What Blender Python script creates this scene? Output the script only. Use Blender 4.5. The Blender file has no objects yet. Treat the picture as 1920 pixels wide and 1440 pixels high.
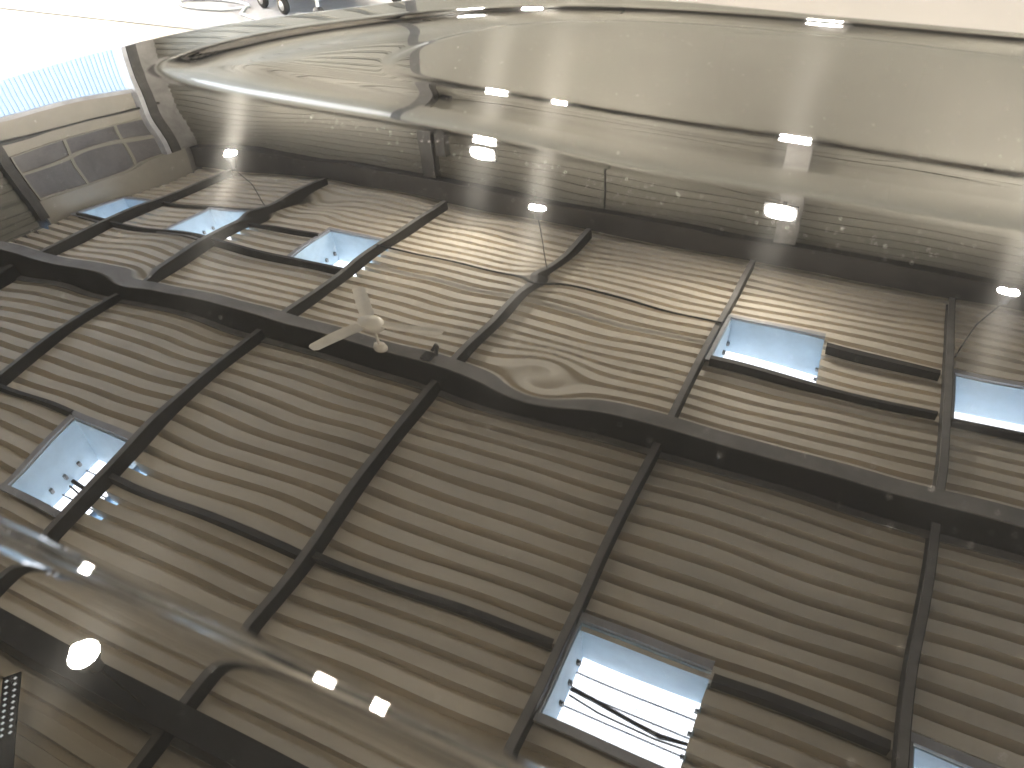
import bpy, bmesh, math, random
import numpy as np
from mathutils import Vector, Matrix

sc = bpy.context.scene

# ------------------------------------------------------------------ tunable values
EXPO = 5.1
LAMPS = 360.0
COATIOR = 1.95
RIBD = 0.11
DADOZ = 3.0
FARSLOPE = -0.075
RUP, RDN, RLEN, RREC = 0.06, 0.27, 0.03, 0.035
STEP, STEPF = 0.12, 0.16
CREASE, CREV = 0.58, 0.114
WAVE = 0.00016
DENT1 = -0.00031
RDNF = 0.20

COL = sc.collection

# ------------------------------------------------------------------ camera
YAW, PITCH, ROLL, FPX = -0.49406399, 0.71177265, -0.07002924, 1447.433
CAM = Vector((0.0, 0.0, 1.32))

def turn(v):
    c, s = math.cos(YAW), math.sin(YAW)
    return Vector((v[0]*c + v[1]*s, -v[0]*s + v[1]*c, v[2]))

_r = Vector((1, 0, 0)); _u = Vector((0, math.sin(PITCH), math.cos(PITCH))); _f = Vector((0, math.cos(PITCH), -math.sin(PITCH)))
cx = turn(_r*math.cos(ROLL) + _u*math.sin(ROLL)); cy = turn(-_r*math.sin(ROLL) + _u*math.cos(ROLL)); cf = turn(_f)
cam_data = bpy.data.cameras.new('camera'); cam = bpy.data.objects.new('camera', cam_data); COL.objects.link(cam)
m = Matrix.Identity(4)
for i in range(3):
    m[i][0], m[i][1], m[i][2], m[i][3] = cx[i], cy[i], -cf[i], CAM[i]
cam.matrix_world = m
cam_data.sensor_width = 36.0
cam_data.lens = FPX/1920*36
cam_data.clip_start = 0.02; cam_data.clip_end = 2000
cam_data.dof.use_dof = True; cam_data.dof.focus_distance = 5.0; cam_data.dof.aperture_fstop = 6.5
sc.camera = cam

# ------------------------------------------------------------------ daylight
SUN_EL = math.radians(25); SUN_AZ = Vector((-0.952, 0.307, 0)).normalized()
sun_dir = Vector((SUN_AZ.x*math.cos(SUN_EL), SUN_AZ.y*math.cos(SUN_EL), math.sin(SUN_EL)))
w = bpy.data.worlds.new("World"); sc.world = w; w.use_nodes = True
nt = w.node_tree; bg = nt.nodes['Background']
sky = nt.nodes.new('ShaderNodeTexSky'); sky.sky_type = 'NISHITA'; sky.sun_disc = False
sky.sun_elevation = SUN_EL; sky.sun_rotation = math.atan2(sun_dir.x, sun_dir.y)
nt.links.new(sky.outputs[0], bg.inputs[0]); bg.inputs[1].default_value = 0.15
sl = bpy.data.lights.new('sun', 'SUN'); sl.energy = 5.0; sl.angle = math.radians(0.5); sl.color = (1, 0.95, 0.87)
so = bpy.data.objects.new('sun', sl); COL.objects.link(so); so.location = (-20, 6, 20)
so.rotation_euler = (-sun_dir).to_track_quat('-Z', 'Y').to_euler()
sc.view_settings.view_transform = 'Standard'; sc.view_settings.look = 'None'
sc.view_settings.exposure = EXPO; sc.view_settings.gamma = 1
sc.cycles.max_bounces = 10; sc.cycles.diffuse_bounces = 6; sc.cycles.glossy_bounces = 5; sc.cycles.transmission_bounces = 6
sc.cycles.caustics_reflective = False; sc.cycles.caustics_refractive = False
sc.cycles.sample_clamp_indirect = 0; sc.cycles.use_denoising = True

# ------------------------------------------------------------------ helpers
def mat(name, col, rough=0.5, metal=0.0, spec=0.5, var=0.0, scale=4.0, bump=0.0, stretch=None, emit=None, estr=0.0, dirt=None):
    M = bpy.data.materials.new(name); M.use_nodes = True
    t = M.node_tree; p = t.nodes['Principled BSDF']
    p.inputs['Base Color'].default_value = (*col, 1); p.inputs['Roughness'].default_value = rough
    p.inputs['Metallic'].default_value = metal; p.inputs['Specular IOR Level'].default_value = spec
    if emit: p.inputs['Emission Color'].default_value = (*emit, 1); p.inputs['Emission Strength'].default_value = estr
    if var or bump:
        tc = t.nodes.new('ShaderNodeTexCoord'); mp = t.nodes.new('ShaderNodeMapping')
        t.links.new(tc.outputs['Object'], mp.inputs[0])
        if stretch: mp.inputs['Scale'].default_value = stretch
        n = t.nodes.new('ShaderNodeTexNoise'); n.inputs['Scale'].default_value = scale; n.inputs['Detail'].default_value = 8
        n.inputs['Roughness'].default_value = 0.62
        t.links.new(mp.outputs[0], n.inputs['Vector'])
        if var:
            r = t.nodes.new('ShaderNodeValToRGB')
            lo = dirt or tuple(c*(1-var) for c in col); hi = tuple(min(1, c*(1+var*0.6)) for c in col)
            r.color_ramp.elements[0].position = 0.33; r.color_ramp.elements[1].position = 0.62
            r.color_ramp.elements[0].color = (*lo, 1); r.color_ramp.elements[1].color = (*hi, 1)
            t.links.new(n.outputs['Fac'], r.inputs[0]); t.links.new(r.outputs[0], p.inputs['Base Color'])
        if bump:
            b = t.nodes.new('ShaderNodeBump'); b.inputs['Strength'].default_value = bump; b.inputs['Distance'].default_value = 0.02
            t.links.new(n.outputs['Fac'], b.inputs['Height']); t.links.new(b.outputs[0], p.inputs['Normal'])
    return M

def tag(o, label=None, cat=None, group=None, kind=None):
    if label: o['label'] = label
    if cat: o['category'] = cat
    if group: o['group'] = group
    if kind: o['kind'] = kind
    return o

def empty(name, loc=(0, 0, 0)):
    o = bpy.data.objects.new(name, None); o.empty_display_size = 0.1; COL.objects.link(o); o.location = loc
    return o

class MB:
    """collects boxes, quads, tubes and lathes and links them as one mesh object"""
    def __init__(s): s.v = []; s.f = []; s.sm = []
    def poly(s, pts, faces, smooth=False):
        b = len(s.v); s.v += [tuple(p) for p in pts]
        for f in faces: s.f.append(tuple(b+i for i in f)); s.sm.append(smooth)
        return s
    def box(s, x0, x1, y0, y1, z0, z1):
        P = [(x, y, z) for x in (x0, x1) for y in (y0, y1) for z in (z0, z1)]
        return s.poly(P, [(0, 1, 3, 2), (4, 6, 7, 5), (0, 4, 5, 1), (2, 3, 7, 6), (0, 2, 6, 4), (1, 5, 7, 3)])
    def tube(s, pts, r, n=8, cap=True):
        pts = [Vector(p) for p in pts]; rings = []
        rr = r if isinstance(r, (list, tuple)) else [r]*len(pts)
        for i, p in enumerate(pts):
            d = (pts[min(i+1, len(pts)-1)] - pts[max(i-1, 0)]).normalized()
            a = d.cross(Vector((0, 0, 1)) if abs(d.z) < 0.9 else Vector((1, 0, 0))).normalized(); b = d.cross(a)
            rings.append([p + rr[i]*(a*math.cos(2*math.pi*k/n) + b*math.sin(2*math.pi*k/n)) for k in range(n)])
        P = [q for R in rings for q in R]; F = []
        for i in range(len(pts)-1):
            for k in range(n):
                F.append((i*n+k, i*n+(k+1) % n, (i+1)*n+(k+1) % n, (i+1)*n+k))
        s.poly(P, F, True)
        if cap:
            s.poly(rings[0], [tuple(range(n))[::-1]]); s.poly(rings[-1], [tuple(range(n))])
        return s
    def lathe(s, c, prof, axis='z', n=24):
        c = Vector(c); P = []; F = []
        for (r, h) in prof:
            for k in range(n):
                a = 2*math.pi*k/n; x, y = r*math.cos(a), r*math.sin(a)
                P.append(c + (Vector((x, y, h)) if axis == 'z' else Vector((x, h, y)) if axis == 'y' else Vector((h, x, y))))
        for i in range(len(prof)-1):
            for k in range(n): F.append((i*n+k, i*n+(k+1) % n, (i+1)*n+(k+1) % n, (i+1)*n+k))
        return s.poly(P, F, True)
    def build(s, name, M, parent=None, loc=None):
        me = bpy.data.meshes.new(name); me.from_pydata(s.v, [], s.f); me.update()
        bm = bmesh.new(); bm.from_mesh(me); bmesh.ops.recalc_face_normals(bm, faces=bm.faces); bm.to_mesh(me); bm.free()
        me.polygons.foreach_set('use_smooth', s.sm)
        if M: me.materials.append(M)
        o = bpy.data.objects.new(name, me); COL.objects.link(o)
        if parent: o.parent = parent
        if loc: o.location = loc
        return o

def copy_tree(o, parent=None):
    c = o.copy(); COL.objects.link(c); c.parent = parent
    for ch in list(o.children): copy_tree(ch, c)
    return c

# ------------------------------------------------------------------ materials
SHEET = mat('cream_sheet_steel', (0.76, 0.69, 0.58), 0.55, spec=0.3, var=0.12, scale=2.2, stretch=(0.25, 1.5, 1))
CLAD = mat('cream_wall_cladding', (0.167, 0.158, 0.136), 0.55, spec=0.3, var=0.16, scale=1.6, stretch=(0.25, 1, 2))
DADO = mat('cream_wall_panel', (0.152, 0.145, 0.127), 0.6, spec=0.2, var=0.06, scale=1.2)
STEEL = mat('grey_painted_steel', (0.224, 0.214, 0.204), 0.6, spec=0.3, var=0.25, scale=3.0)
SHADED = mat('shaded_steel', (0.028, 0.026, 0.025), 0.6, spec=0.3, var=0.2, scale=3.0)  # steel colour darkened to stand in for shade on the web faces
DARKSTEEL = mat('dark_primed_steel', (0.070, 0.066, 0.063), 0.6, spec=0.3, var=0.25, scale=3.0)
GALV = mat('galvanised_trim', (0.40, 0.40, 0.42), 0.5, spec=0.4, var=0.2, scale=5)
BEIGE = mat('beige_door_panel', (0.304, 0.282, 0.243), 0.6, spec=0.3, var=0.08, scale=2)
PANE = mat('smoky_window_pane', (0.156, 0.150, 0.153), 0.4, spec=0.4, var=0.2, scale=3)
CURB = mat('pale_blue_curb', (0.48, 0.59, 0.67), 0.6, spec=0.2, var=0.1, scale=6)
FANM = mat('cream_fan_enamel', (0.82, 0.75, 0.64), 0.35, spec=0.4, var=0.08, scale=9)
FLOOR = mat('pale_floor', (0.42, 0.39, 0.33), 0.5, spec=0.3, var=0.1, scale=0.8)
CONC = mat('grey_concrete', (0.30, 0.30, 0.31), 0.8, spec=0.2, var=0.25, scale=1.4, bump=0.2)
YARD = mat('bleached_concrete', (0.50, 0.48, 0.45), 0.9, spec=0.1, var=0.12, scale=0.5)
BRIGHTBASE = mat('bright_wall_base', (0.370, 0.363, 0.353), 0.5, var=0.05)  # wall base whitened to stand in for sunlit brightness low down
COAT = mat('cream_floor_coating', (0.116, 0.107, 0.098), 0.5, spec=0.2, var=0.05, scale=1.0)
WHITE = mat('white_cladding', (0.290, 0.301, 0.317), 0.5, spec=0.3, var=0.05, scale=1)
RUBBER = mat('black_rubber', (0.02, 0.02, 0.022), 0.7, spec=0.3, var=0.3, scale=30)
CHROME = mat('dull_chrome', (0.6, 0.6, 0.62), 0.25, metal=1.0)
CABLE = mat('dark_cable', (0.03, 0.028, 0.026), 0.6)
HEAT = mat('lamp_heatsink', (0.12, 0.12, 0.125), 0.5, metal=0.4)
BULB = mat('lamp_glow', (0.9, 0.9, 0.88), 0.4, emit=(1.0, 0.92, 0.78), estr=LAMPS)
DIODE = mat('diode_glow', (0.8, 0.8, 0.8), 0.4, emit=(0.85, 0.95, 1.0), estr=0.1)
FLOODG = mat('floodlight_glow', (0.9, 0.9, 0.88), 0.4, emit=(1.0, 0.93, 0.8), estr=LAMPS*0.12)
SILVER = mat('grey_trolley_paint', (0.45, 0.47, 0.5), 0.4, spec=0.5, var=0.1, scale=8)
TEAL = mat('teal_tarpaulin', (0.05, 0.30, 0.36), 0.6, var=0.2, scale=5)

def glow_pane():
    M = bpy.data.materials.new('white_rooflight_pane'); M.use_nodes = True
    t = M.node_tree; p = t.nodes['Principled BSDF']; out = t.nodes['Material Output']
    p.inputs['Base Color'].default_value = (0.9, 0.93, 0.96, 1); p.inputs['Roughness'].default_value = 0.5
    tr = t.nodes.new('ShaderNodeBsdfTranslucent'); tr.inputs['Color'].default_value = (0.55, 0.55, 0.54, 1)
    mx = t.nodes.new('ShaderNodeMixShader'); mx.inputs[0].default_value = 0.97
    t.links.new(p.outputs[0], mx.inputs[1]); t.links.new(tr.outputs[0], mx.inputs[2]); t.links.new(mx.outputs[0], out.inputs[0])
    return M
GLOW = glow_pane()

def car_paint():
    M = bpy.data.materials.new('black_gloss_paint'); M.use_nodes = True
    t = M.node_tree; p = t.nodes['Principled BSDF']
    p.inputs['Base Color'].default_value = (0.003, 0.003, 0.003, 1)
    tg = t.nodes.new('ShaderNodeCombineXYZ'); tg.inputs[1].default_value = 1.0       # fine polishing marks run along the bonnet
    t.links.new(tg.outputs[0], p.inputs['Tangent']); p.inputs['Anisotropic'].default_value = 0.95
    p.inputs['Roughness'].default_value = 0.2; p.inputs['Specular IOR Level'].default_value = 0.0019
    p.inputs['Coat Weight'].default_value = 1.0; p.inputs['Coat Roughness'].default_value = 0.0; p.inputs['Coat IOR'].default_value = COATIOR
    return M
PAINT = car_paint()

# ------------------------------------------------------------------ ground
MB().box(-9.70, 9, -8, 8.24, -0.2, 0.0).build('floor', FLOOR).__setitem__('kind', 'structure')
g = MB().box(-9.6, -2.2, 3.55, 8.2, 0.004, 0.006).build('concrete_aisle', CONC); g['kind'] = 'structure'
g = MB().box(-2.19, 8.9, 2.2, 8.2, 0.004, 0.006).build('floor_coating', COAT); g['kind'] = 'structure'
g = MB().box(-300, 300, -300, 300, -0.6, -0.21).build('yard_ground', YARD); g['kind'] = 'structure'
g = MB().box(-60, -9.705, -60, 60, -0.209, -0.006).build('yard_paving', YARD); g['kind'] = 'structure'

# ------------------------------------------------------------------ shed
shed = empty('shed', (0, 0, 0))
tag(shed, 'large cream steel shed with corrugated roof, dark rafters and rooflights, mirrored in the black bonnet', 'building')
PU = [-8.88] + [-9.02 + 2.0106*i for i in range(1, 9)]           # purlins
RV = [-8.0, -3.5, 0.62, 4.13, 8.16]                   # rafters
UL, UR, VN, VF = -9.75, 9.0, -8.2, 8.3
ZS = 5.155
PITCHR = 0.1745
LIGHTS = [ # rooflights: u0,u1,v0,v1
 (-9.62, -9.02, 5.74, 6.60), (-7.90, -7.02, 5.74, 6.60), (-5.92, -5.01, 5.76, 6.60), (-0.93, 0.0, 5.76, 6.58), (1.08, 2.0, 5.68, 6.50),
 (-5.86, -5.01, 1.64, 2.42), (-0.95, -0.12, 1.64, 2.36), (1.08, 1.95, 1.60, 2.38)]

def ribbed(u0, u1, v0, v1, holes, mb=None, slits=()):
    """trapezoid sheet with ribs along u; holes are (u0,u1,v0,v1)"""
    mb = mb or MB()
    k0 = int(math.floor((v0-0.02)/PITCHR)) - 1; k1 = int(math.ceil(v1/PITCHR)) + 1
    prof = []
    for k in range(k0, k1):
        b = k*PITCHR + 0.055
        prof += [(b, 0), (b+0.100, 0), (b+0.108, RIBD), (b+0.1665, RIBD)]
    prof = [p for p in prof]
    for (a, za), (b, zb) in zip(prof, prof[1:]):
        a2, b2 = max(a, v0), min(b, v1)
        if b2 - a2 < 1e-4: continue
        za2 = za + (zb-za)*(a2-a)/(b-a); zb2 = za + (zb-za)*(b2-a)/(b-a)
        mid = (a2+b2)/2
        segs = [(u0, u1)]
        for (h0, h1, w0, w1) in holes:
            if w0 < mid < w1:
                ns = []
                for (s0, s1) in segs:
                    if h1 <= s0 or h0 >= s1: ns.append((s0, s1)); continue
                    if h0 > s0: ns.append((s0, h0))
                    if h1 < s1: ns.append((h1, s1))
                segs = ns
        for (h0, h1, w0, w1) in slits:
            if w0 < mid < w1 and za > 0.03 and zb > 0.03:
                ns = []
                for (s0, s1) in segs:
                    if h1 <= s0 or h0 >= s1: ns.append((s0, s1)); continue
                    if h0 > s0: ns.append((s0, h0))
                    if h1 < s1: ns.append((h1, s1))
                segs = ns
        for (s0, s1) in segs:
            mb.poly([(s0, a2, ZS+za2), (s1, a2, ZS+za2), (s1, b2, ZS+zb2), (s0, b2, ZS+zb2)], [(0, 1, 2, 3)])
    return mb

ubreaks = [UL] + PU[1:] + [UR]
vbreaks = [VN, -3.5, 0.62, 4.13, VF]
slits = [(-7.02, -6.92, 5.85, 6.55), (-5.01, -4.92, 5.8, 6.5), (-5.01, -4.925, 1.68, 2.36), (-8.88, -8.78, 5.9, 6.5)]
for i in range(len(ubreaks)-1):
    for j in range(len(vbreaks)-1):
        u0, u1, v0, v1 = ubreaks[i], ubreaks[i+1], vbreaks[j], vbreaks[j+1]
        hs = [h for h in LIGHTS if h[0] < u1 and h[1] > u0 and h[2] < v1 and h[3] > v0]
        ss = [h for h in slits if h[0] < u1 and h[1] > u0 and h[2] < v1 and h[3] > v0]
        ribbed(u0, u1, v0, v1, hs, slits=ss).build('roof_sheet', SHEET, shed)

def beam_v(u, v0, v1, z0, z1):
    """C section purlin along v: web toned as in shade on the right, grey lips to the left"""
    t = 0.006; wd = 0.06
    w = MB().box(u-t, u, v0, v1, z0, z1).build('purlin', SHADED, shed)
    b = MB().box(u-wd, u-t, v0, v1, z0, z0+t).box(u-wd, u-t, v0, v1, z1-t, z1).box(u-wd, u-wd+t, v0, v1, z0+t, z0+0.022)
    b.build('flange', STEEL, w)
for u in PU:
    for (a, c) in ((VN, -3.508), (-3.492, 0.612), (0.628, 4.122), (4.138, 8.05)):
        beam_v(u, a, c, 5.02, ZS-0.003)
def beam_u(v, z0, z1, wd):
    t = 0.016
    w = MB().box(UL+0.1, UR, v-0.006, v+0.006, z0+t, z1-t).build('rafter', SHADED, shed)
    MB().box(UL+0.1, UR, v-wd/2, v+wd/2, z0, z0+t).build('flange', STEEL if v > 2 else SHADED, w)  # lower flanges of the near rafters also get the shade-dark colour
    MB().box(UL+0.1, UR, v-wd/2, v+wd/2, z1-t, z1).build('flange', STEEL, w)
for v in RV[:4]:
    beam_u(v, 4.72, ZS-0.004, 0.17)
gb = MB().box(UL+0.1, UR, 8.06, 8.24, 4.70, 4.712).box(UL+0.1, UR, 8.06, 8.075, 4.712, 5.04).box(UL+0.1, UR, 8.06, 8.24, 5.04, 5.05)
gb.build('gable_beam', DARKSTEEL, shed)

# rooflights
def rooflight(u0, u1, v0, v1, style):
    fr = MB(); zt = ZS+0.46; t = 0.012; z0 = ZS-0.03
    fr.box(u0, u1, v1, v1+t, z0, zt); fr.box(u0, u1, v0-t, v0, z0, zt)
    fr.box(u0-t, u0, v0-t, v1+t, z0, zt); fr.box(u1, u1+t, v0-t, v1+t, ZS+0.05, zt)
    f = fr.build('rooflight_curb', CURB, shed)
    tr = MB()
    tr.box(u0-0.07, u0-t-0.001, v0-0.07, v1+0.07, ZS-0.055, ZS-0.032); tr.box(u0-0.07, u1, v1+t+0.001, v1+0.075, ZS-0.06, ZS-0.034)
    tr.box(u0-0.07, u1, v0-0.075, v0-t-0.001, ZS-0.06, ZS-0.034)
    tr.build('rooflight_trim', GALV, f)
    # panes: boards of translucent sheet with fine joints
    nrow = 5; rows = [v0 + (v1-v0)*k/nrow for k in range(nrow+1)]
    random.seed(int(u0*100)+7)
    for k in range(nrow):
        if k % 2 == 1:
            c = u0 + (u1-u0)*random.uniform(0.4, 0.62); cuts = [u0, c, u1]
        else: cuts = [u0, u1]
        for a, b in zip(cuts, cuts[1:]):
            zz = zt-0.004+0.003*random.random(); MB().poly([(a+0.0025, rows[k]+0.003, zz), (b-0.0025, rows[k]+0.003, zz), (b-0.0025, rows[k+1]-0.003, zz), (a+0.0025, rows[k+1]-0.003, zz)], [(0, 1, 2, 3)]).build('pane', GLOW, f)
    for k in range(1, nrow):
        MB().box(u0+0.002, u1-0.002, rows[k]-0.006, rows[k]+0.006, zt-0.022, zt-0.008).build('glazing_bar', GALV, f)
    e = MB()
    v = v0 + 0.06
    while v < v1-0.05:
        e.box(u0+0.001, u0+0.03, v, v+0.03, ZS+0.30, ZS+0.345); e.box(u1-0.03, u1-0.001, v, v+0.025, ZS+0.32, ZS+0.355); v += PITCHR
    e.build('rib_closure', STEEL, f)['kind'] = 'stuff'
    if style:
        b = MB(); vm = v0 + (v1-v0)*0.52
        b.tube([(u0+0.02, vm+0.05, zt-0.05), (u0+0.2, vm+0.03, zt-0.06), (u0+0.5, vm-0.02, zt-0.075), (u1-0.18, vm-0.03, zt-0.06), (u1-0.01, vm+0.0, zt-0.05)], [0.022, 0.02, 0.018, 0.022, 0.014], 8)
        b.tube([(u0+0.02, vm+0.0, zt-0.04), (u0+0.25, vm-0.045, zt-0.05), (u1-0.2, vm-0.06, zt-0.05), (u1-0.01, vm-0.04, zt-0.045)], 0.009, 6)
        b.build('sagging_strap', DARKSTEEL, f)
for i, L in enumerate(LIGHTS): rooflight(*L, i in (5, 6))

# trimmers beside the rooflights
for (u0, u1, v, wd, zz) in [(UL+0.2, PU[1]-0.09, 5.70, 0.04, 5.05), (PU[1]+0.003, PU[2]-0.09, 5.70, 0.04, 5.05), (PU[0]+.003, PU[1]-.09, 6.66, .035, 5.08), (PU[1]+0.003, -5.95, 6.38, 0.04, 5.06), (-0.93, PU[5]-0.09, 5.68, 0.055, 5.05), (0.03, PU[5]-0.09, 6.40, 0.065, 5.05),
                             (PU[5]+0.003, PU[6]-0.09, 5.62, 0.055, 5.05), (PU[0], -5.9, 2.46, 0.04, 5.07), (PU[2]+0.003, PU[3]-0.09, 2.08, 0.05, 5.07), (PU[3]+0.003, PU[4]-0.09, 2.12, 0.05, 5.07), (-0.1, PU[5]-0.09, 2.30, 0.06, 5.06)]:
    MB().box(u0, u1, v-wd/2, v+wd/2, zz, zz+0.008).box(u0, u1, v-wd/2, v-wd/2+0.008, zz+0.008, ZS-0.004).build('trimmer', DARKSTEEL, shed)

# far gable wall: ribbed cladding above smooth panels
def wall_ribs(u0, u1, z0, z1, y, pitch=0.118, depth=0.022):
    b = MB(); z = z0
    while z < z1-0.01:
        a, c, d, e = z, min(z+pitch*0.66, z1), min(z+pitch*0.76, z1), min(z+pitch, z1)
        b.poly([(u0, y, a), (u1, y, a), (u1, y, c), (u0, y, c), (u0, y+depth, d), (u1, y+depth, d), (u1, y+depth*0.9, e), (u0, y+depth*0.9, e), (u1, y, e), (u0, y, e)],
               [(0, 1, 2, 3), (3, 2, 5, 4), (4, 5, 6, 7), (7, 6, 8, 9)])
        z += pitch
    return b
cols = [UL+0.0, -5.25, -0.72, 3.9, UR]
for a, c in zip(cols, cols[1:]):
    n = 3; DZ = 1.1 if a < -6 else DADOZ
    for k in range(n):
        u0 = a + (c-a)*k/n; u1 = a + (c-a)*(k+1)/n
        wall_ribs(u0+0.002, u1-0.002, DZ+0.01, 5.2, VF).build('wall_cladding', CLAD, shed)
for k in range(6):
    u0 = UL + 4.6*k/6
    MB().box(u0, u0+4.6/6-0.002, VF-0.02, VF+0.02, 0, 1.1).build('bright_base', BRIGHTBASE, shed)  # pale base added for a bright band in the bonnet reflection
part = empty('partition', (2.0, 7.96, 0)); tag(part, 'smooth cream partition of flat panels standing before the far wall', 'partition')
for k in range(8):
    a = -7.08 + 1.75*k
    for z0, z1 in ((0.0, 1.65), (1.65, DADOZ)):
        MB().box(a+0.0002, a+1.7498, -0.04, 0.0, z0+0.001, z1-0.001).build('wall_panel', DADO, part)
MB().box(-7.08, 6.92, 0.0, 0.04, 0.0, DADOZ).build('backing', DADO, part)
MB().box(UL, UR, VF+0.026, VF+0.06, 0, 5.75).build('wall_backing', CLAD, shed)
for u, wd, M in ((-5.25, 0.20, DARKSTEEL), (-0.72, 0.24, STEEL), (3.9, 0.2, STEEL)):
    b = MB(); b.box(u-wd/2, u+wd/2, 8.12, 8.13, 0, 4.69); b.box(u-0.005, u+0.005, 8.131, 8.25, 0, 4.69)
    b.box(u-wd/2, u+wd/2, 8.255, 8.265, 0, 4.69); b.build('column', M, shed)
MB().box(-5.10, -4.96, 8.14, 8.27, 3.55, 4.3).build('switch_box', DARKSTEEL, shed)
MB().tube([(-2.88, 8.27, 3.9), (-2.88, 8.27, 4.4), (-2.89, 8.26, 4.7)], 0.012, 6).build('conduit', CABLE, shed)

# left wall with the big doorway, header, rail and window band
def wbox(v0, v1, z0, z1, d0=-0.06, d1=0.0): return MB().box(UL+d0, UL+d1, v0, v1, z0, z1)
HZ = 3.36
for a, c in ((VN, -1.5), (-1.5, 2.0), (2.0, 5.2)):
    b = MB(); z = 3.95
    b.box(UL-0.03, UL, a, c, HZ, 3.94)
    while z < 5.19:
        e = min(z+0.118, 5.2); b.poly([(UL, a, z), (UL, c, z), (UL, c, z+0.08), (UL, a, z+0.08), (UL-0.02, c, z+0.09), (UL-0.02, a, z+0.09), (UL-0.02, c, e), (UL-0.02, a, e)], [(0, 1, 2, 3), (3, 2, 4, 5), (5, 4, 6, 7)]); z += 0.118
    b.build('wall_cladding', CLAD, shed)
wbox(5.36, 7.62, HZ, 3.70).build('header_panel', BEIGE, shed)
wbox(5.36, 8.05, 3.705, 3.99).build('header_panel', BEIGE, shed)
wbox(5.36, 8.05, 4.71, 5.2).build('header_panel', BEIGE, shed)
MB().tube([(UL+0.03, 5.36, 3.70), (UL+0.03, 8.0, 3.70)], 0.022, 8).build('door_rail', DARKSTEEL, shed)
MB().box(UL+0.001, UL+0.05, 5.36, 7.62, HZ-0.05, HZ+0.02).build('door_track', GALV, shed)
wn = [5.42, 6.27, 7.15, 8.03]; wz = [4.0, 4.335, 4.70]
for a, c in zip(wn, wn[1:]):
    for z0, z1 in zip(wz, wz[1:]):
        f = MB(); t = 0.022
        f.box(UL-0.04, UL+0.012, a, c, z0, z0+t).box(UL-0.04, UL+0.012, a, c, z1-t, z1-0.002).box(UL-0.04, UL+0.012, a, a+t, z0+t, z1-t).box(UL-0.04, UL+0.012, c-t, c-0.002, z0+t, z1-t)
        o = f.build('window', BEIGE, shed)
        MB().box(UL-0.02, UL-0.012, a+t, c-t, z0+t, z1-t).build('pane', PANE, o)
for v0, v1, M in ((5.21, 5.35, DARKSTEEL), (7.64, 7.72, GALV), (7.735, 7.90, DARKSTEEL), (7.91, 8.22, STEEL)):
    MB().box(UL-0.05, UL+0.10 if v0 < 7.9 else UL+0.03, v0, v1, HZ if v0 < 6 else 0, 5.0 if v0 < 6 else 4.69).build('column', M, shed)
MB().box(UL-0.06, UL, 8.05, 8.36, 0, 5.2).build('corner_post', STEEL, shed)
MB().box(UL-0.12, UL-0.07, VN-.1, VF+.1, 3.4, 5.8).build('wall_backing', DARKSTEEL, shed)
# right and near walls of the shed; the right one's opening is added to admit daylight
MB().box(UR, UR+0.05, VN, 1.0, 0, 5.4).box(UR, UR+0.05, 7.3, VF+0.06, 0, 5.4).box(UR, UR+0.05, 1.0, 7.3, 3.6, 5.4).build('wall', CLAD, shed)
MB().box(UL, UR, VN-0.05, VN, 0, 5.4).build('wall', CLAD, shed)
MB().box(UL-0.06, UL, VN, 2.6, 0, HZ-.01).build('wall', CLAD, shed)

# cables strung under the roof
def cable(pts, r, label):
    o = MB().tube(pts, r, 6).build('cable', CABLE); tag(o, label, 'cable'); return o
cable([(PU[2], 6.31, 5.0), (-4.2, 6.30, 4.985), (PU[3]-0.05, 6.29, 4.99), (PU[3]+0.1, 6.29, 4.985), (-2.0, 6.28, 4.985), (PU[4], 6.27, 5.0)], 0.014, 'thin dark cable slung between purlins, from a rooflight to the middle of the roof')

# ------------------------------------------------------------------ lamps
def pendant(u, v, z, label, pu, pv):
    t = empty('pendant_lamp', (u, v, z)); tag(t, label, 'lamp', 'lit lamps hung from the purlins')
    MB().tube([(pu-u, pv-v, 5.0-z), ((pu-u)*0.7, (pv-v)*0.7, (5-z)*0.55), (0.0, 0.0, 0.16)], 0.006, 6).build('cord', CABLE, t)
    MB().lathe((0, 0, 0), [(0.0, 0.16), (0.035, 0.16), (0.04, 0.09), (0.062, 0.06), (0.088, 0.0), (0.09, -0.008), (0.082, 0.0), (0.0, 0.03)], n=24).build('lamp_body', HEAT, t)
    b = MB()
    for s in (-1, 1):
        b.lathe((s*0.042, 0, -0.012), [(0.0, 0.02), (0.03, 0.018), (0.04, 0.0), (0.03, -0.022), (0.0, -0.03)], n=16)
    b.build('bulb', BULB, t)
    return t
pendant(-7.12, 6.51, 4.0, 'lit lamp hung from the roof near the window band, leftmost of the lamps', -7.05, 6.76)
pendant(-2.95, 6.43, 4.0, 'lit lamp hung on a long cord under the thin cable, middle of the roof', PU[3], 6.62)
pendant(1.19, 6.52, 4.0, 'lit lamp at the right edge of the photo, above a purlin end', PU[5], 6.6)
pendant(5.04, 6.45, 4.0, 'unseen lamp added to the far row, evens the roof light at the right', 5.06, 6.5)  # this and the next two are unseen extras evening out the roof light
pendant(1.03, 0.53, 4.0, 'unseen lamp added to the near row, brightens the roof at lower right', 1.05, 0.58)
pendant(5.04, 0.53, 4.0, 'unseen lamp added by the right wall of the shed to even the roof light', 5.06, 0.58)
pendant(-2.95, 0.58, 4.0, 'lit lamp nearest the camera, mirrored below the front crease of the bonnet', PU[3], 0.6)
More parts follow.
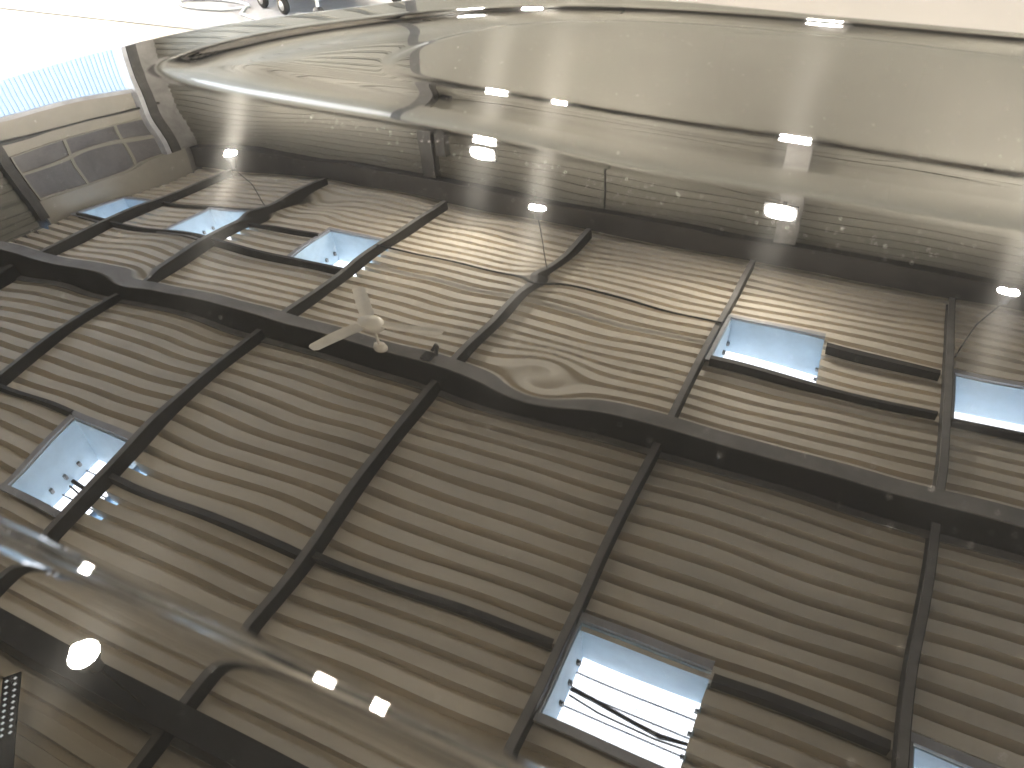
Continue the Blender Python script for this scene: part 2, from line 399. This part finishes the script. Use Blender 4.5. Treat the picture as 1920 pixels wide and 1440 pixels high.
def flood(u, v, z, label):
    t = empty('floodlight', (u, v, z)); tag(t, label, 'lamp', 'lit floodlights along the far wall')
    MB().box(-0.02, 0.02, 0, 8.10-v, -0.02, 0.02).build('bracket', HEAT, t)
    MB().box(-0.17, 0.17, -0.04, 0.0, -0.11, 0.11).build('lamp_body', HEAT, t)
    b = MB(); P = []; n = 20
    for k in range(n):
        a = 2*math.pi*k/n; c, s = math.cos(a), math.sin(a)
        P.append((0.15*math.copysign(abs(c)**0.7, c), -0.05, 0.095*math.copysign(abs(s)**0.7, s)))
    P.append((0, -0.075, 0))
    b.poly(P, [(k, (k+1) % n, n) for k in range(n)], True)
    b.build('bulb', FLOODG, t)
flood(-4.27, 7.9, 4.0, 'lit floodlight on the far wall beside the dark column')
flood(-0.78, 7.75, 4.02, 'lit floodlight in front of the grey column on the far wall')

# ------------------------------------------------------------------ ceiling fan
fan = empty('ceiling_fan', (-3.50, 4.06, 4.38)); tag(fan, 'cream three-blade ceiling fan hanging below the main rafter', 'ceiling fan')
MB().lathe((0, 0, 0), [(0, 0.075), (0.03, 0.075), (0.1, 0.05), (0.115, 0.0), (0.11, -0.03), (0.07, -0.055), (0, -0.062)], n=28).build('motor_housing', FANM, fan)
MB().tube([(0, 0, 0.07), (0, 0, 0.33)], 0.013, 10).build('rod', FANM, fan)
MB().lathe((0, 0, 0.265), [(0.0, 0.0), (0.05, 0.0), (0.065, 0.05), (0.06, 0.075), (0, 0.075)], n=20).build('canopy', FANM, fan)
for a in (132, 254, 11):
    a = math.radians(a); d = Vector((math.cos(a), math.sin(a), 0)); e = Vector((-d.y, d.x, 0))
    P = []
    for r, wd in ((0.09, 0.045), (0.16, 0.062), (0.4, 0.066), (0.63, 0.058), (0.66, 0.035)):
        for s in (-1, -0.3, 0.4, 1):
            P.append(d*r + e*wd*s + Vector((0, 0, 0.002*s - 0.008*(s*s) - 0.01)))
    F = [(i*4+k, i*4+k+1, i*4+k+5, i*4+k+4) for i in range(4) for k in range(3)]
    b = MB().poly(P, F, True); b.poly([p - Vector((0, 0, 0.006)) for p in P], F, True)
    b.build('blade', FANM, fan)
hk = empty('pipe_clamp', (-3.02, 4.12, 4.65)); tag(hk, 'small dark clamp fixed under the main rafter beside the ceiling fan', 'clamp')
MB().box(-0.05, 0.05, -0.06, 0.06, 0.04, 0.065).build('plate', DARKSTEEL, hk)
MB().tube([(0, 0.08, 0.04), (0.03, 0.12, -0.03), (0.08, 0.06, -0.06), (0.1, -0.02, 0.0)], 0.02, 8).build('hook', DARKSTEEL, hk)

# strip of small lights slung under the roof near the camera
ls = empty('light_strip', (-4.15, 0.42, 4.93)); tag(ls, 'dark strap studded with two rows of small white lights, at the lower left edge', 'light strip')
dv = Vector((0.55, -0.52, 0)).normalized(); sv = Vector((-dv.y, dv.x, 0))
MB().poly([sv*0.06, -sv*0.06, dv*0.8-sv*0.06, dv*0.8+sv*0.06] + [p+Vector((0, 0, 0.012)) for p in (sv*0.06, -sv*0.06, dv*0.8-sv*0.06, dv*0.8+sv*0.06)], [(0, 1, 2, 3), (7, 6, 5, 4), (0, 4, 5, 1), (1, 5, 6, 2), (2, 6, 7, 3), (3, 7, 4, 0)]).build('strap', RUBBER, ls)
for k in range(10):
    for s in (-0.028, 0.028):
        c = dv*(0.04+0.045*k) + sv*s + Vector((0, 0, -0.004)); a = dv*0.012; b2 = sv*0.015
        MB().poly([c+a, c+b2, c-a, c-b2, c+Vector((0, 0, 0.004))], [(0, 1, 2, 3), (0, 4, 1), (1, 4, 2), (2, 4, 3), (3, 4, 0)]).build('diode', DIODE, ls)
# ------------------------------------------------------------------ outside: white warehouse
wh = empty('warehouse', (-24, 10.2, 0)); tag(wh, 'white warehouse with upright ribbed cladding across the bright yard', 'building')
b = MB(); v = 0.0
while v < 26:
    b.poly([(0, v, 0.9), (0, v+0.11, 0.9), (-0.04, v+0.125, 0.9), (-0.04, v+0.165, 0.9), (0, v+0.18, 0.9), (0, v, 12.5), (0, v+0.11, 12.5), (-0.04, v+0.125, 12.5), (-0.04, v+0.165, 12.5), (0, v+0.18, 12.5)],
           [(0, 1, 6, 5), (1, 2, 7, 6), (2, 3, 8, 7), (3, 4, 9, 8)]); v += 0.18
b.build('ribbed_wall', WHITE, wh)
MB().box(-14, -0.05, 0, 26, 0, 12.5).build('shell', WHITE, wh)
MB().box(-0.05, 0.05, 0, 26, 0, 0.88).build('plinth', YARD, wh)
MB().box(-14.2, 0.25, -0.2, 26.2, 12.52, 12.7).build('roof', GALV, wh)

# ------------------------------------------------------------------ trolley and hose on the floor
tr = empty('trolley', (-3.62, 4.28, 0.006)); tag(tr, 'grey tubular trolley on small black castor wheels, cut off by the top of the photo', 'trolley')
tr.rotation_euler = (0, 0, math.radians(-20))
fr = MB()
for s in (-0.28, 0.28):
    fr.tube([(-0.62, s, 0.16), (0.62, s, 0.16)], 0.022, 8)
for x in (-0.62, 0, 0.62): fr.tube([(x, -0.28, 0.16), (x, 0.28, 0.16)], 0.02, 8)
for x in (-0.6, 0.6):
    for s in (-0.28, 0.28): fr.tube([(x, s, 0.16), (x, s, 0.85)], 0.02, 8)
fr.build('frame', SILVER, tr)
MB().box(-0.64, 0.64, -0.3, 0.3, 0.185, 0.20).build('tray', SILVER, tr)
MB().box(-0.64, 0.64, -0.3, 0.3, 0.80, 0.82).build('tray', SILVER, tr)
for x in (-0.55, -0.05, 0.2, 0.6):
    for s in (-0.28, 0.28):
        wl = MB().lathe((x, s-0.016, 0.055), [(0.03, 0), (0.05, 0.002), (0.055, 0.016), (0.05, 0.03), (0.03, 0.032)], axis='y', n=20).build('wheel', RUBBER, tr)
        MB().lathe((x, s-0.014, 0.055), [(0, 0.0), (0.031, 0.0), (0.031, 0.028), (0, 0.028)], axis='y', n=14).build('hub', SILVER, wl)
        MB().tube([(x, s, 0.055), (x, s, 0.14)], 0.012, 6).build('fork', SILVER, wl)
hp = [(-4.15 + 0.28*math.cos(a)*(1+0.1*math.sin(3*a)), 3.98 + 0.10*math.sin(a), 0.016) for a in [0.3*k for k in range(22)]]
ho = MB().tube([(-3.5, 3.75, 0.016), (-3.8, 3.86, 0.016)] + hp, 0.009, 6).build('hose', SILVER); tag(ho, 'thin grey hose coiled on the floor in front of the trolley', 'hose')
for k, (x, y, sx) in enumerate(((-16, 9.0, 1.1), (-18, 12.4, 1.4))):
    b = MB().box(-sx/2, sx/2, -0.4, 0.4, 0, 0.5).box(-sx/2-0.03, sx/2+0.03, -0.43, 0.43, 0.5, 0.56)
    o = b.build('crate', TEAL, None, (x, y, -0.02)); tag(o, ['teal covered crate standing in the bright yard near the doorway', 'larger teal covered crate farther out in the yard'][k], 'crate', 'crates in the yard')

# ------------------------------------------------------------------ car
COEF = np.array([-42385,-38287,-34542,-31153,-28123,-25458,-23162,-21243,-19708,-18563,-17815,-17468,-17527,-17995,-18876,-20167,-21866,-23968,-26465,-29346,-32602,-36222,-40645,-36566,-32841,-29470,-26456,-23803,-21518,-19606,-18077,-16937,-16195,-15858,-15932,-16420,-17325,-18648,-20385,-22528,-25067,-27987,-31276,-34924,-38996,-34938,-31233,-27881,-24883,-22244,-19969,-18064,-16539,-15404,-14668,-14340,-14427,-14934,-15864,-17219,-18996,-21184,-23766,-26725,-30046,-33722,-37434,-33399,-29717,-26386,-23407,-20783,-18518,-16620,-15098,-13964,-13230,-12909,-13009,-13536,-14492,-15880,-17700,-19939,-22570,-25566,-28914,-32611,-35954,-31946,-28289,-24982,-22025,-19419,-17167,-15276,-13755,-12618,-11882,-11565,-11678,-12228,-13213,-14633,-16503,-18803,-21483,-24509,-27873,-31579,-34551,-30573,-26946,-23667,-20736,-18152,-15916,-14034,-12514,-11370,-10625,-10304,-10430,-11009,-12036,-13491,-15416,-17790,-20511,-23548,-26909,-30607,-33217,-29273,-25680,-22434,-19533,-16977,-14764,-12896,-11380,-10227,-9463,-9127,-9262,-9877,-10966,-12496,-14479,-16920,-19646,-22662,-25997,-29673,-31946,-28040,-24484,-21275,-18411,-15888,-13704,-11859,-10355,-9198,-8409,-8038,-8174,-8837,-9982,-11655,-13715,-16166,-18843,-21809,-25107,-28756,-30729,-26865,-23351,-20183,-17359,-14874,-12727,-10914,-9435,-8289,-7487,-7059,-7160,-7901,-9013,-10775,-12918,-15349,-18003,-20937,-24211,-27842,-29558,-25739,-22271,-19148,-16366,-13924,-11817,-10042,-8597,-7482,-6710,-6283,-6286,-7182,-8289,-10099,-12272,-14548,-17120,-20029,-23297,-26929,-28424,-24655,-21235,-18159,-15423,-13022,-10954,-9217,-7805,-6709,-5957,-5650,-5716,-6879,-8153,-9604,-11519,-13657,-16180,-19091,-22379,-26033,-27320,-23602,-20235,-17209,-14519,-12157,-10119,-8408,-7021,-5908,-4931,-4495,-4906,-6158,-7349,-8579,-10397,-12603,-15191,-18156,-21487,-25177,-26239,-22575,-19261,-16289,-13647,-11321,-9302,-7588,-6199,-5169,-4125,-3754,-4324,-5405,-6404,-7455,-9264,-11564,-14244,-17278,-20660,-24391,-25179,-21566,-18306,-15391,-12801,-10515,-8509,-6766,-5260,-4060,-3123,-2971,-3563,-4602,-5670,-6644,-8405,-10723,-13444,-16520,-19939,-23701,-24142,-20573,-17362,-14503,-11973,-9735,-7751,-6026,-4543,-3295,-2629,-2542,-3024,-3790,-5044,-6218,-7903,-10148,-12846,-15925,-19356,-23132,-23138,-19599,-16424,-13614,-11150,-8978,-7009,-5280,-3899,-2600,-2113,-2289,-2829,-3453,-4541,-5813,-7552,-9781,-12450,-15508,-18927,-22696,-22187,-18660,-15500,-12716,-10305,-8225,-6330,-4701,-3513,-2298,-1857,-2035,-2469,-3185,-4202,-5539,-7344,-9584,-12230,-15258,-18651,-22400,-21314,-17784,-14617,-11821,-9413,-7395,-5622,-4227,-3164,-1916,-1438,-1648,-2025,-2868,-4035,-5474,-7307,-9539,-12157,-15152,-18513,-22234,-20549,-17011,-13826,-10997,-8531,-6471,-5040,-3965,-2784,-1738,-1263,-1490,-1932,-2766,-4046,-5588,-7409,-9612,-12197,-15159,-18491,-22184,-19921,-16379,-13188,-10360,-7928,-5960,-4598,-3533,-2463,-1445,-1004,-1305,-1845,-2767,-4060,-5673,-7539,-9741,-12309,-15249,-18558,-22230,-19451,-15919,-12740,-9935,-7563,-5727,-4401,-3219,-2192,-1228,-929,-1256,-1794,-2844,-4191,-5778,-7669,-9887,-12458,-15392,-18691,-22351,-19152,-15644,-12490,-9699,-7293,-5318,-3923,-2981,-2058,-1150,-1112,-1497,-1931,-2837,-4124,-5816,-7775,-10033,-12625,-15568,-18869,-22529,-19021,-15548,-12431,-9676,-7291,-5291,-3750,-2717,-1881,-1011,-953,-1366,-1887,-2777,-4044,-5836,-7866,-10175,-12801,-15765,-19079,-22748,-19046,-15610,-12535,-9831,-7506,-5556,-3864,-2689,-1936,-1116,-866,-1250,-1827,-2915,-4243,-5938,-7978,-10328,-12989,-15978,-19310,-22995,-19210,-15805,-12764,-10091,-7787,-5819,-4085,-2971,-2269,-1277,-1009,-1435,-1933,-2950,-4260,-6019,-8130,-10516,-13199,-16208,-19560,-23265,-19494,-16111,-13088,-10424,-8105,-6106,-4426,-3186,-2396,-1576,-1252,-1695,-2411,-3352,-4605,-6362,-8402,-10751,-13432,-16456,-19831,-23558,-19880,-16510,-13497,-10835,-8515,-6521,-4841,-3584,-2646,-1952,-1757,-2005,-2743,-3728,-4942,-6686,-8664,-10992,-13682,-16727,-20127,-23881,-20355,-16992,-13984,-11329,-9024,-7076,-5522,-4454,-3384,-2355,-1970,-2013,-2782,-3656,-4784,-6667,-8800,-11212,-13950,-17031,-20460,-24242,-20910,-17550,-14545,-11898,-9610,-7691,-6148,-4945,-3830,-2864,-2476,-2445,-2969,-3794,-5004,-6816,-8993,-11472,-14263,-17382,-20843,-24652,-21538,-18177,-15173,-12527,-10240,-8309,-6718,-5411,-4309,-3463,-3034,-2996,-3403,-4215,-5464,-7201,-9346,-11838,-14656,-17804,-21290,-25122,-22234,-18869,-15860,-13206,-10905,-8945,-7305,-5954,-4874,-4095,-3676,-3644,-4024,-4830,-6076,-7765,-9866,-12338,-15159,-18318,-21819,-25666,-22993,-19621,-16603,-13936,-11614,-9626,-7956,-6591,-5531,-4792,-4403,-4390,-4777,-5583,-6816,-8471,-10533,-12977,-15783,-18940,-22444,-26297,-23816,-20434,-17404,-14723,-12382,-10375,-8690,-7325,-6283,-5574,-5217,-5231,-5635,-6445,-7667,-9299,-11330,-13746,-16532,-19678,-23176,-27026,-24700,-21309,-18269,-15575,-13222,-11203,-9514,-8156,-7131,-6449,-6121,-6162,-6585,-7403,-8620,-10236,-12245,-14637,-17403,-20533,-24020,-27861,-25649,-22251,-19202,-16500,-14140,-12117,-10432,-9083,-8077,-7418,-7117,-7182,-7624,-8451,-9668,-11275,-13268,-15643,-18390,-21505,-24979,-28809,-26666,-23263,-20210,-17504,-15142,-13122,-11443,-10107,-9119,-8482,-8203,-8290,-8750,-9588,-10808,-12411,-14395,-16756,-19490,-22591,-26053,-29871,-27754,-24350,-21296,-18591,-16232,-14218,-12549,-11227,-10256,-9639,-9381,-9487,-9963,-10813,-12038,-13641,-15621,-17974,-20698,-23788,-27240,-31049,-28918,-25516,-22466,-19765,-17411,-15406,-13749,-12442,-11487,-10889,-10649,-10774,-11265,-12126,-13359,-14965,-16943,-19293,-22011,-25094,-28538,-32340,-30161,-26764,-23720,-21026,-18682,-16687,-15043,-13751,-12813,-12231,-12009,-12150,-12655,-13528,-14769,-16381,-18361,-20710,-23426,-26506,-29946,-33743,-31486,-28098,-25062,-22378,-20045,-18062,-16432,-15154,-14232,-13666,-13460,-13616,-14135,-15019,-16270,-17888,-19873,-22225,-24941,-28021,-31460,-35256,-32897,-29519,-26494,-23821,-21500,-19530,-17914,-16651,-15744,-15194,-15003,-15173,-15705,-16601,-17862,-19488,-21479,-23835,-26555,-29636,-33078,-36876,-34396,-31030,-28017,-25356,-23048,-21092,-19490,-18242,-17349,-16814,-16638,-16822,-17367,-18274,-19545,-21179,-23178,-25540,-28265,-31351,-34797,-38599,-35985,-32632,-29632,-26984,-24689,-22747,-21159,-19926,-19048,-18528,-18365,-18562,-19120,-20038,-21319,-22963,-24969,-27338,-30070,-33163,-36615,-40424,-37665,-34326,-31340,-28706,-26425,-24497,-22923,-21704,-20840,-20334,-20186,-20396,-20966,-21896,-23187,-24839,-26854,-29231,-31969,-35069,-38529,-42347], dtype=float)*1e-6
GU0, GV0, GS, NU, NV = -1.25, -0.15, 0.05, 44, 22
COEF = COEF.reshape(NU, NV)
def bsp(t):
    return np.stack([(1-t)**3, 3*t**3-6*t**2+4, -3*t**3+3*t**2+3*t+1, t**3])/6, np.stack([-3*(1-t)**2, 9*t**2-12*t, -9*t**2+6*t+3, 3*t**2])/6
def spline(u, v):
    u = np.clip(u, -1.199, 0.84); v0 = np.clip(v, -0.099, 0.84)
    a = (u-GU0)/GS; b = (v0-GV0)/GS; iu = np.floor(a).astype(int); iv = np.floor(b).astype(int)
    wu, du = bsp(a-iu); wv, dv = bsp(b-iv); z = 0; s = 0
    for i in range(4):
        for j in range(4):
            c = COEF[iu-1+i, iv-1+j]; z = z + wu[i]*wv[j]*c; s = s + wu[i]*dv[j]*c/GS
    return z + s*(v-v0), s
def base(u, v):
    zl, _ = spline(u, np.minimum(v, 0.68)); z0, s0 = spline(u, np.full_like(v, 0.68))
    t = np.maximum(v-0.68, 0); T = 0.15
    return zl + s0*t + (FARSLOPE-s0)*(t-T*(1-np.exp(-t/T)))
def sdf(u, v, poly):
    P = np.array(poly); d = np.full(u.shape, 1e9); inside = np.zeros(u.shape, bool)
    for (a, b), (c, e) in zip(P, np.roll(P, -1, 0)):
        du, dv = c-a, e-b; L = du*du+dv*dv
        t = np.clip(((u-a)*du+(v-b)*dv)/L, 0, 1)
        d = np.minimum(d, np.hypot(u-a-t*du, v-b-t*dv))
        cr = ((b > v) != (e > v)) & (u < (c-a)*(v-b)/(e-b+1e-12)+a); inside ^= cr
    return np.where(inside, d, -d)
def curve(pts, n=10):
    P = [Vector((a, b, 0)) for a, b in pts]; out = []
    for i in range(len(P)-1):
        p0, p1, p2, p3 = P[max(i-1, 0)], P[i], P[i+1], P[min(i+2, len(P)-1)]
        for k in range(n):
            t = k/n
            q = 0.5*((2*p1)+(p2-p0)*t+(2*p0-5*p1+4*p2-p3)*t*t+(3*p1-p0-3*p2+p3)*t**3); out.append((q.x, q.y))
    out.append((P[-1].x, P[-1].y)); return out
OUTER = curve([(1.2, .655), (.5, .657), (.115, .659), (-.03, .660), (-.203, .663), (-.357, .682), (-.496, .692), (-.634, .700), (-.784, .716), (-.90, .745), (-.955, .79), (-.965, .86), (-.95, .94), (-.91, 1.03), (-.83, 1.13), (-.70, 1.24), (-.5, 1.32), (-.2, 1.345), (.2, 1.335), (1.2, 1.335)], 6)
INNER = curve([(1.2, .79), (.5, .795), (.119, .800), (-.078, .812), (-.254, .818), (-.438, .836), (-.548, .850), (-.61, .868), (-.648, .905), (-.66, .97), (-.645, 1.06), (-.59, 1.16), (-.48, 1.235), (-.32, 1.27), (-.083, 1.272), (.132, 1.25), (.5, 1.25), (1.2, 1.25)], 6)
FRONT = ([-.6, .0, .4, .69, .85, .98, 1.06, 1.22, 1.4, 1.6, 2.0, 2.6], [-1.15, -1.175, -1.178, -1.172, -1.15, -1.115, -1.075, -.93, -.80, -.72, -.66, -.62])
def table(fn, d0, d1, n=8000):
    d = np.linspace(d0, d1, n); s = fn(d); z = np.concatenate([[0], np.cumsum((s[1:]+s[:-1])*0.5*(d[1]-d[0]))]); z -= np.interp(0, d, z)
    return d, z
sech2 = lambda x: 1/np.cosh(np.clip(x, -30, 30))**2
sig = lambda x: 1/(1+np.exp(-np.clip(x, -40, 40)))
T_UP = table(lambda d: RUP*sech2((d+0.006)/0.004), -.2, 1)
T_DN = table(lambda d: -RDN*sig((d-0.006)/0.0022)*np.exp(-np.maximum(d-.006, 0)/RLEN)*np.where(d < .25, 1, np.exp(-(d-.25)/.02)) + RREC*sech2((d-.105)/.03), -.2, 1)
T_DNW = table(lambda d: -RDN*sig((d-0.004)/0.004)*np.exp(-np.maximum(d-.004, 0)/(RLEN*1.35)) + RREC*sech2((d-.115)/.03), -.2, 1)
T_DNF = table(lambda d: -RDNF*sig((d-0.006)/0.003)*np.exp(-(np.maximum(d-.006, 0)/.048)**2.6)*np.where(d < .25, 1, np.exp(-(d-.25)/.02)) + RREC*sech2((d-.115)/.03), -.2, 1)
T_ST = table(lambda d: STEP*sech2((d-.002)/0.0062), -.3, 1)
T_STF = table(lambda d: STEPF*sech2((d-.004)/0.009), -.3, 1)
T_CR = table(lambda d: -sig((.004-d)/.0008)*np.exp(-(np.maximum(.004-d, 0)/.0095)**2), -.5, 2, 60000)
rng = np.random.RandomState(5)
WAV = [(rng.uniform(.03, .11), rng.uniform(0, 2*math.pi), rng.uniform(0, 2*math.pi)) for _ in range(46)]
DENTS = [(-.163, .3445, .0140, DENT1), (-.444, .485, .011, .00009), (-.525, .336, .010, -.00006), (-.491, .453, .008, -.00006), (-.213, .450, .008, -.00007)]
def hood_z(u, v):
    z = base(u, v)
    d1 = sdf(u, v, OUTER); d2 = sdf(u, v, INNER)
    fade = sig((-.22-u)/.06)                     # the raised bead dies out towards the windscreen
    wide = sig((u+.12)/.12)
    nose = sig((-.42-u)/.07)
    z = z + fade*np.interp(d1, *T_UP) + (1-wide)*((1-nose)*np.interp(d1, *T_DN) + nose*np.interp(d1, *T_DNF)) + wide*np.interp(d1, *T_DNW)
    far = sig((v-1.02)/.03)
    z = z + (1-far)*np.interp(d2, *T_ST) + far*np.interp(d2, *T_STF)
    z = z + CREASE*np.interp(v-CREV, *T_CR)
    for (L, a, p) in WAV:
        k = 2*math.pi/L; z = z + WAVE*(L/.06)**1.3/k*np.sin(k*(u*math.cos(a)+v*math.sin(a))+p)*(1-.85*sig((v-.62)/.04))*(1-.7*np.exp(-((v-CREV)/.02)**2))
    for (du, dv, s, A) in DENTS:
        z = z + A*np.exp(-(((u-du)/1.3)**2+(v-dv)**2)/(2*s*s))
    e = np.interp(u, [-1.3, -1.05, -.9, -.7, -.36, -.12, .14, 1.2], [1.30, 1.30, 1.32, 1.36, 1.385, 1.36, 1.345, 1.345])
    q = np.maximum(v-e, 0); z = z - np.where(q < .05, q*q*6.0, .015+.6*(q-.05))
    return z
car = empty('car', (0, 0, 1.0)); tag(car, 'glossy black car bonnet filling the photo, the shed roof mirrored in it', 'car')
def spacing(a, b, fine, zones, coarse):
    out = [a]
    while out[-1] < b:
        x = out[-1]; st = coarse
        for (z0, z1, f) in zones:
            if z0 <= x < z1: st = min(st, f)
        out.append(x+st)
    out[-1] = b; return np.array(out)
vv = spacing(-.30, 1.55, 0, [(.05, 1.45, .0035), (.095, .135, .0011), (.64, .72, .0014), (.785, .86, .0014)], .012)
uu = spacing(0, 1, 0, [], 1/520.)
nU, nV = 560, len(vv)
fr_u = np.interp(vv, *FRONT)
# smooth the front line
k = np.ones(61)/61; fr_u = np.convolve(np.pad(fr_u, 30, 'edge'), k, 'valid')
t = np.linspace(0, 1, nU)
roll_n = 26
s1 = np.concatenate([np.linspace(0, .055, roll_n), .055 + (np.linspace(0, 1, nU-roll_n+1)[1:])**1.15*1.0])
Uc = np.zeros((nU, nV)); 
for j in range(nV):
    end = .78; L = end - fr_u[j]
    sj = s1.copy(); sj[roll_n:] = .055 + (sj[roll_n:]-.055)*(L-.055)
    Uc[:, j] = fr_u[j] + sj
Vc = np.tile(vv, (nU, 1))
Z = hood_z(Uc.ravel(), Vc.ravel()).reshape(nU, nV)
dd = np.clip(.055 - (Uc - fr_u[None, :]), 0, .055)/.055
Z = Z - .045*(1-np.sqrt(np.maximum(1-(dd*.985)**2, 0)))
Uo = Uc + .018*(dd**3)                               # tuck the lip back under a little
verts = np.stack([Uo, Vc, Z], -1).reshape(-1, 3)
idx = np.arange(nU*nV).reshape(nU, nV)
quads = np.stack([idx[:-1, :-1], idx[1:, :-1], idx[1:, 1:], idx[:-1, 1:]], -1).reshape(-1, 4)
me = bpy.data.meshes.new('bonnet')
me.vertices.add(len(verts)); me.vertices.foreach_set('co', verts.astype(np.float32).ravel())
me.loops.add(quads.size); me.loops.foreach_set('vertex_index', quads.astype(np.int32).ravel())
me.polygons.add(len(quads)); me.polygons.foreach_set('loop_start', np.arange(0, quads.size, 4, dtype=np.int32)); me.polygons.foreach_set('loop_total', np.full(len(quads), 4, dtype=np.int32))
me.update(calc_edges=True); me.validate()
me.polygons.foreach_set('use_smooth', np.ones(len(quads), bool)); me.materials.append(PAINT)
hood = bpy.data.objects.new('bonnet', me); COL.objects.link(hood); hood.parent = car
# front lip trim, nose and wings below the bonnet
lip = [(fr_u[j]+.020, vv[j], float(Z[0, j])-.006) for j in range(0, nV, 6)]
MB().tube(lip, .0075, 8).build('front_trim', RUBBER, car)
def skirt(line, steps, name, M):
    b = MB(); n = len(line); P = [Vector(p)+Vector(s) for s in steps for p in line]
    b.poly(P, [(i*n+k, i*n+k+1, (i+1)*n+k+1, (i+1)*n+k) for i in range(len(steps)-1) for k in range(n-1)], True)
    return b.build(name, M, car)
skirt([(x+.012, y, z-.012) for x, y, z in lip], [(0, 0, 0), (-.01, 0, -.05), (-.02, 0, -.12), (0, 0, -.25), (.06, 0, -.55), (.15, 0, -.72)], 'nose', PAINT)
for j, s in ((0, -1), (nV-1, 1)):
    ln = [(float(Uo[i, j]), float(Vc[i, j]), float(Z[i, j])) for i in range(0, nU, 10)]
    skirt(ln, [(0, 0, -.001), (0, s*.05, -.015), (0, s*.09, -.06), (0, s*.11, -.2), (0, s*.09, -.45), (0, s*.04, -.7)], 'wing', PAINT)
    wx = MB().lathe((-.45, s*.0 + (-.28 if s < 0 else 1.45), -.68), [(.19, -.11), (.29, -.1), (.32, -.06), (.32, .06), (.29, .1), (.19, .11)], axis='y', n=32).build('tyre', RUBBER, car)
    MB().lathe((-.45, (-.28 if s < 0 else 1.45), -.68), [(0, -.07), (.19, -.09), (.2, .0), (.19, .09), (0, .07)], axis='y', n=32).build('rim', CHROME, wx)
rear = [(float(Uo[-1, j]), float(Vc[-1, j]), float(Z[-1, j])) for j in range(0, nV, 6)]
skirt(rear, [(0, 0, 0), (.02, 0, -.02), (.25, 0, -.03), (.26, 0, -.7)], 'scuttle', RUBBER)

# dust lying on the paint
rng = np.random.RandomState(11); n = 2600
px = rng.uniform(-1.1, .2, n); py = rng.uniform(.05, 1.3, n)
keep = px > np.interp(py, *FRONT)+.07; px, py = px[keep], py[keep]
cl = np.concatenate([rng.normal((.02, .50), (.03, .022), (26, 2)), rng.normal((-.35, .60), (.12, .03), (160, 2)), rng.normal((-.05, .60), (.12, .03), (90, 2))])
px = np.concatenate([px, cl[:, 0]]); py = np.concatenate([py, cl[:, 1]])
pz = hood_z(px, py); dust = MB()
for x, y, z in zip(px, py, pz):
    r = min(.0007, .00018*math.exp(rng.normal(0, .45))); a = rng.uniform(0, 6.28); el = rng.uniform(1, 2.2)
    q = [(x+r*el*math.cos(a+k*1.5708)*(1 if k % 2 else .6), y+r*math.sin(a+k*1.5708), z+.0001) for k in range(4)]
    dust.poly(q+[(x, y, z+.0001+r*.5)], [(0, 1, 4), (1, 2, 4), (2, 3, 4), (3, 0, 4)])
DUSTM = mat('pale_dust', (.45, .44, .42), .6)
d = dust.build('dust', DUSTM, car); d['kind'] = 'stuff'
n = 170; px = rng.uniform(-.62, .06, n); py = .676 - .085*(px+.62)/.68 + rng.normal(0, .012, n); pz = hood_z(px, py); res = MB()  # white flakes in place of sparkles glinting on the paint
for x, y, z in zip(px, py, pz):
    r = .00017*math.exp(rng.normal(0, .45)); L = r*rng.uniform(1.5, 5); a = rng.normal(1.9, .25)
    ca, sa = math.cos(a), math.sin(a)
    res.poly([(x-L*ca, y-L*sa, z+.0001), (x-r*sa, y+r*ca, z+.0001), (x+L*ca, y+L*sa, z+.0001), (x+r*sa, y-r*ca, z+.0001), (x, y, z+.0001+r*.6)], [(0, 1, 4), (1, 2, 4), (2, 3, 4), (3, 0, 4)])
d = res.build('glint_specks', mat('white_glint', (.85, .85, .82), .4), car); d['kind'] = 'stuff'
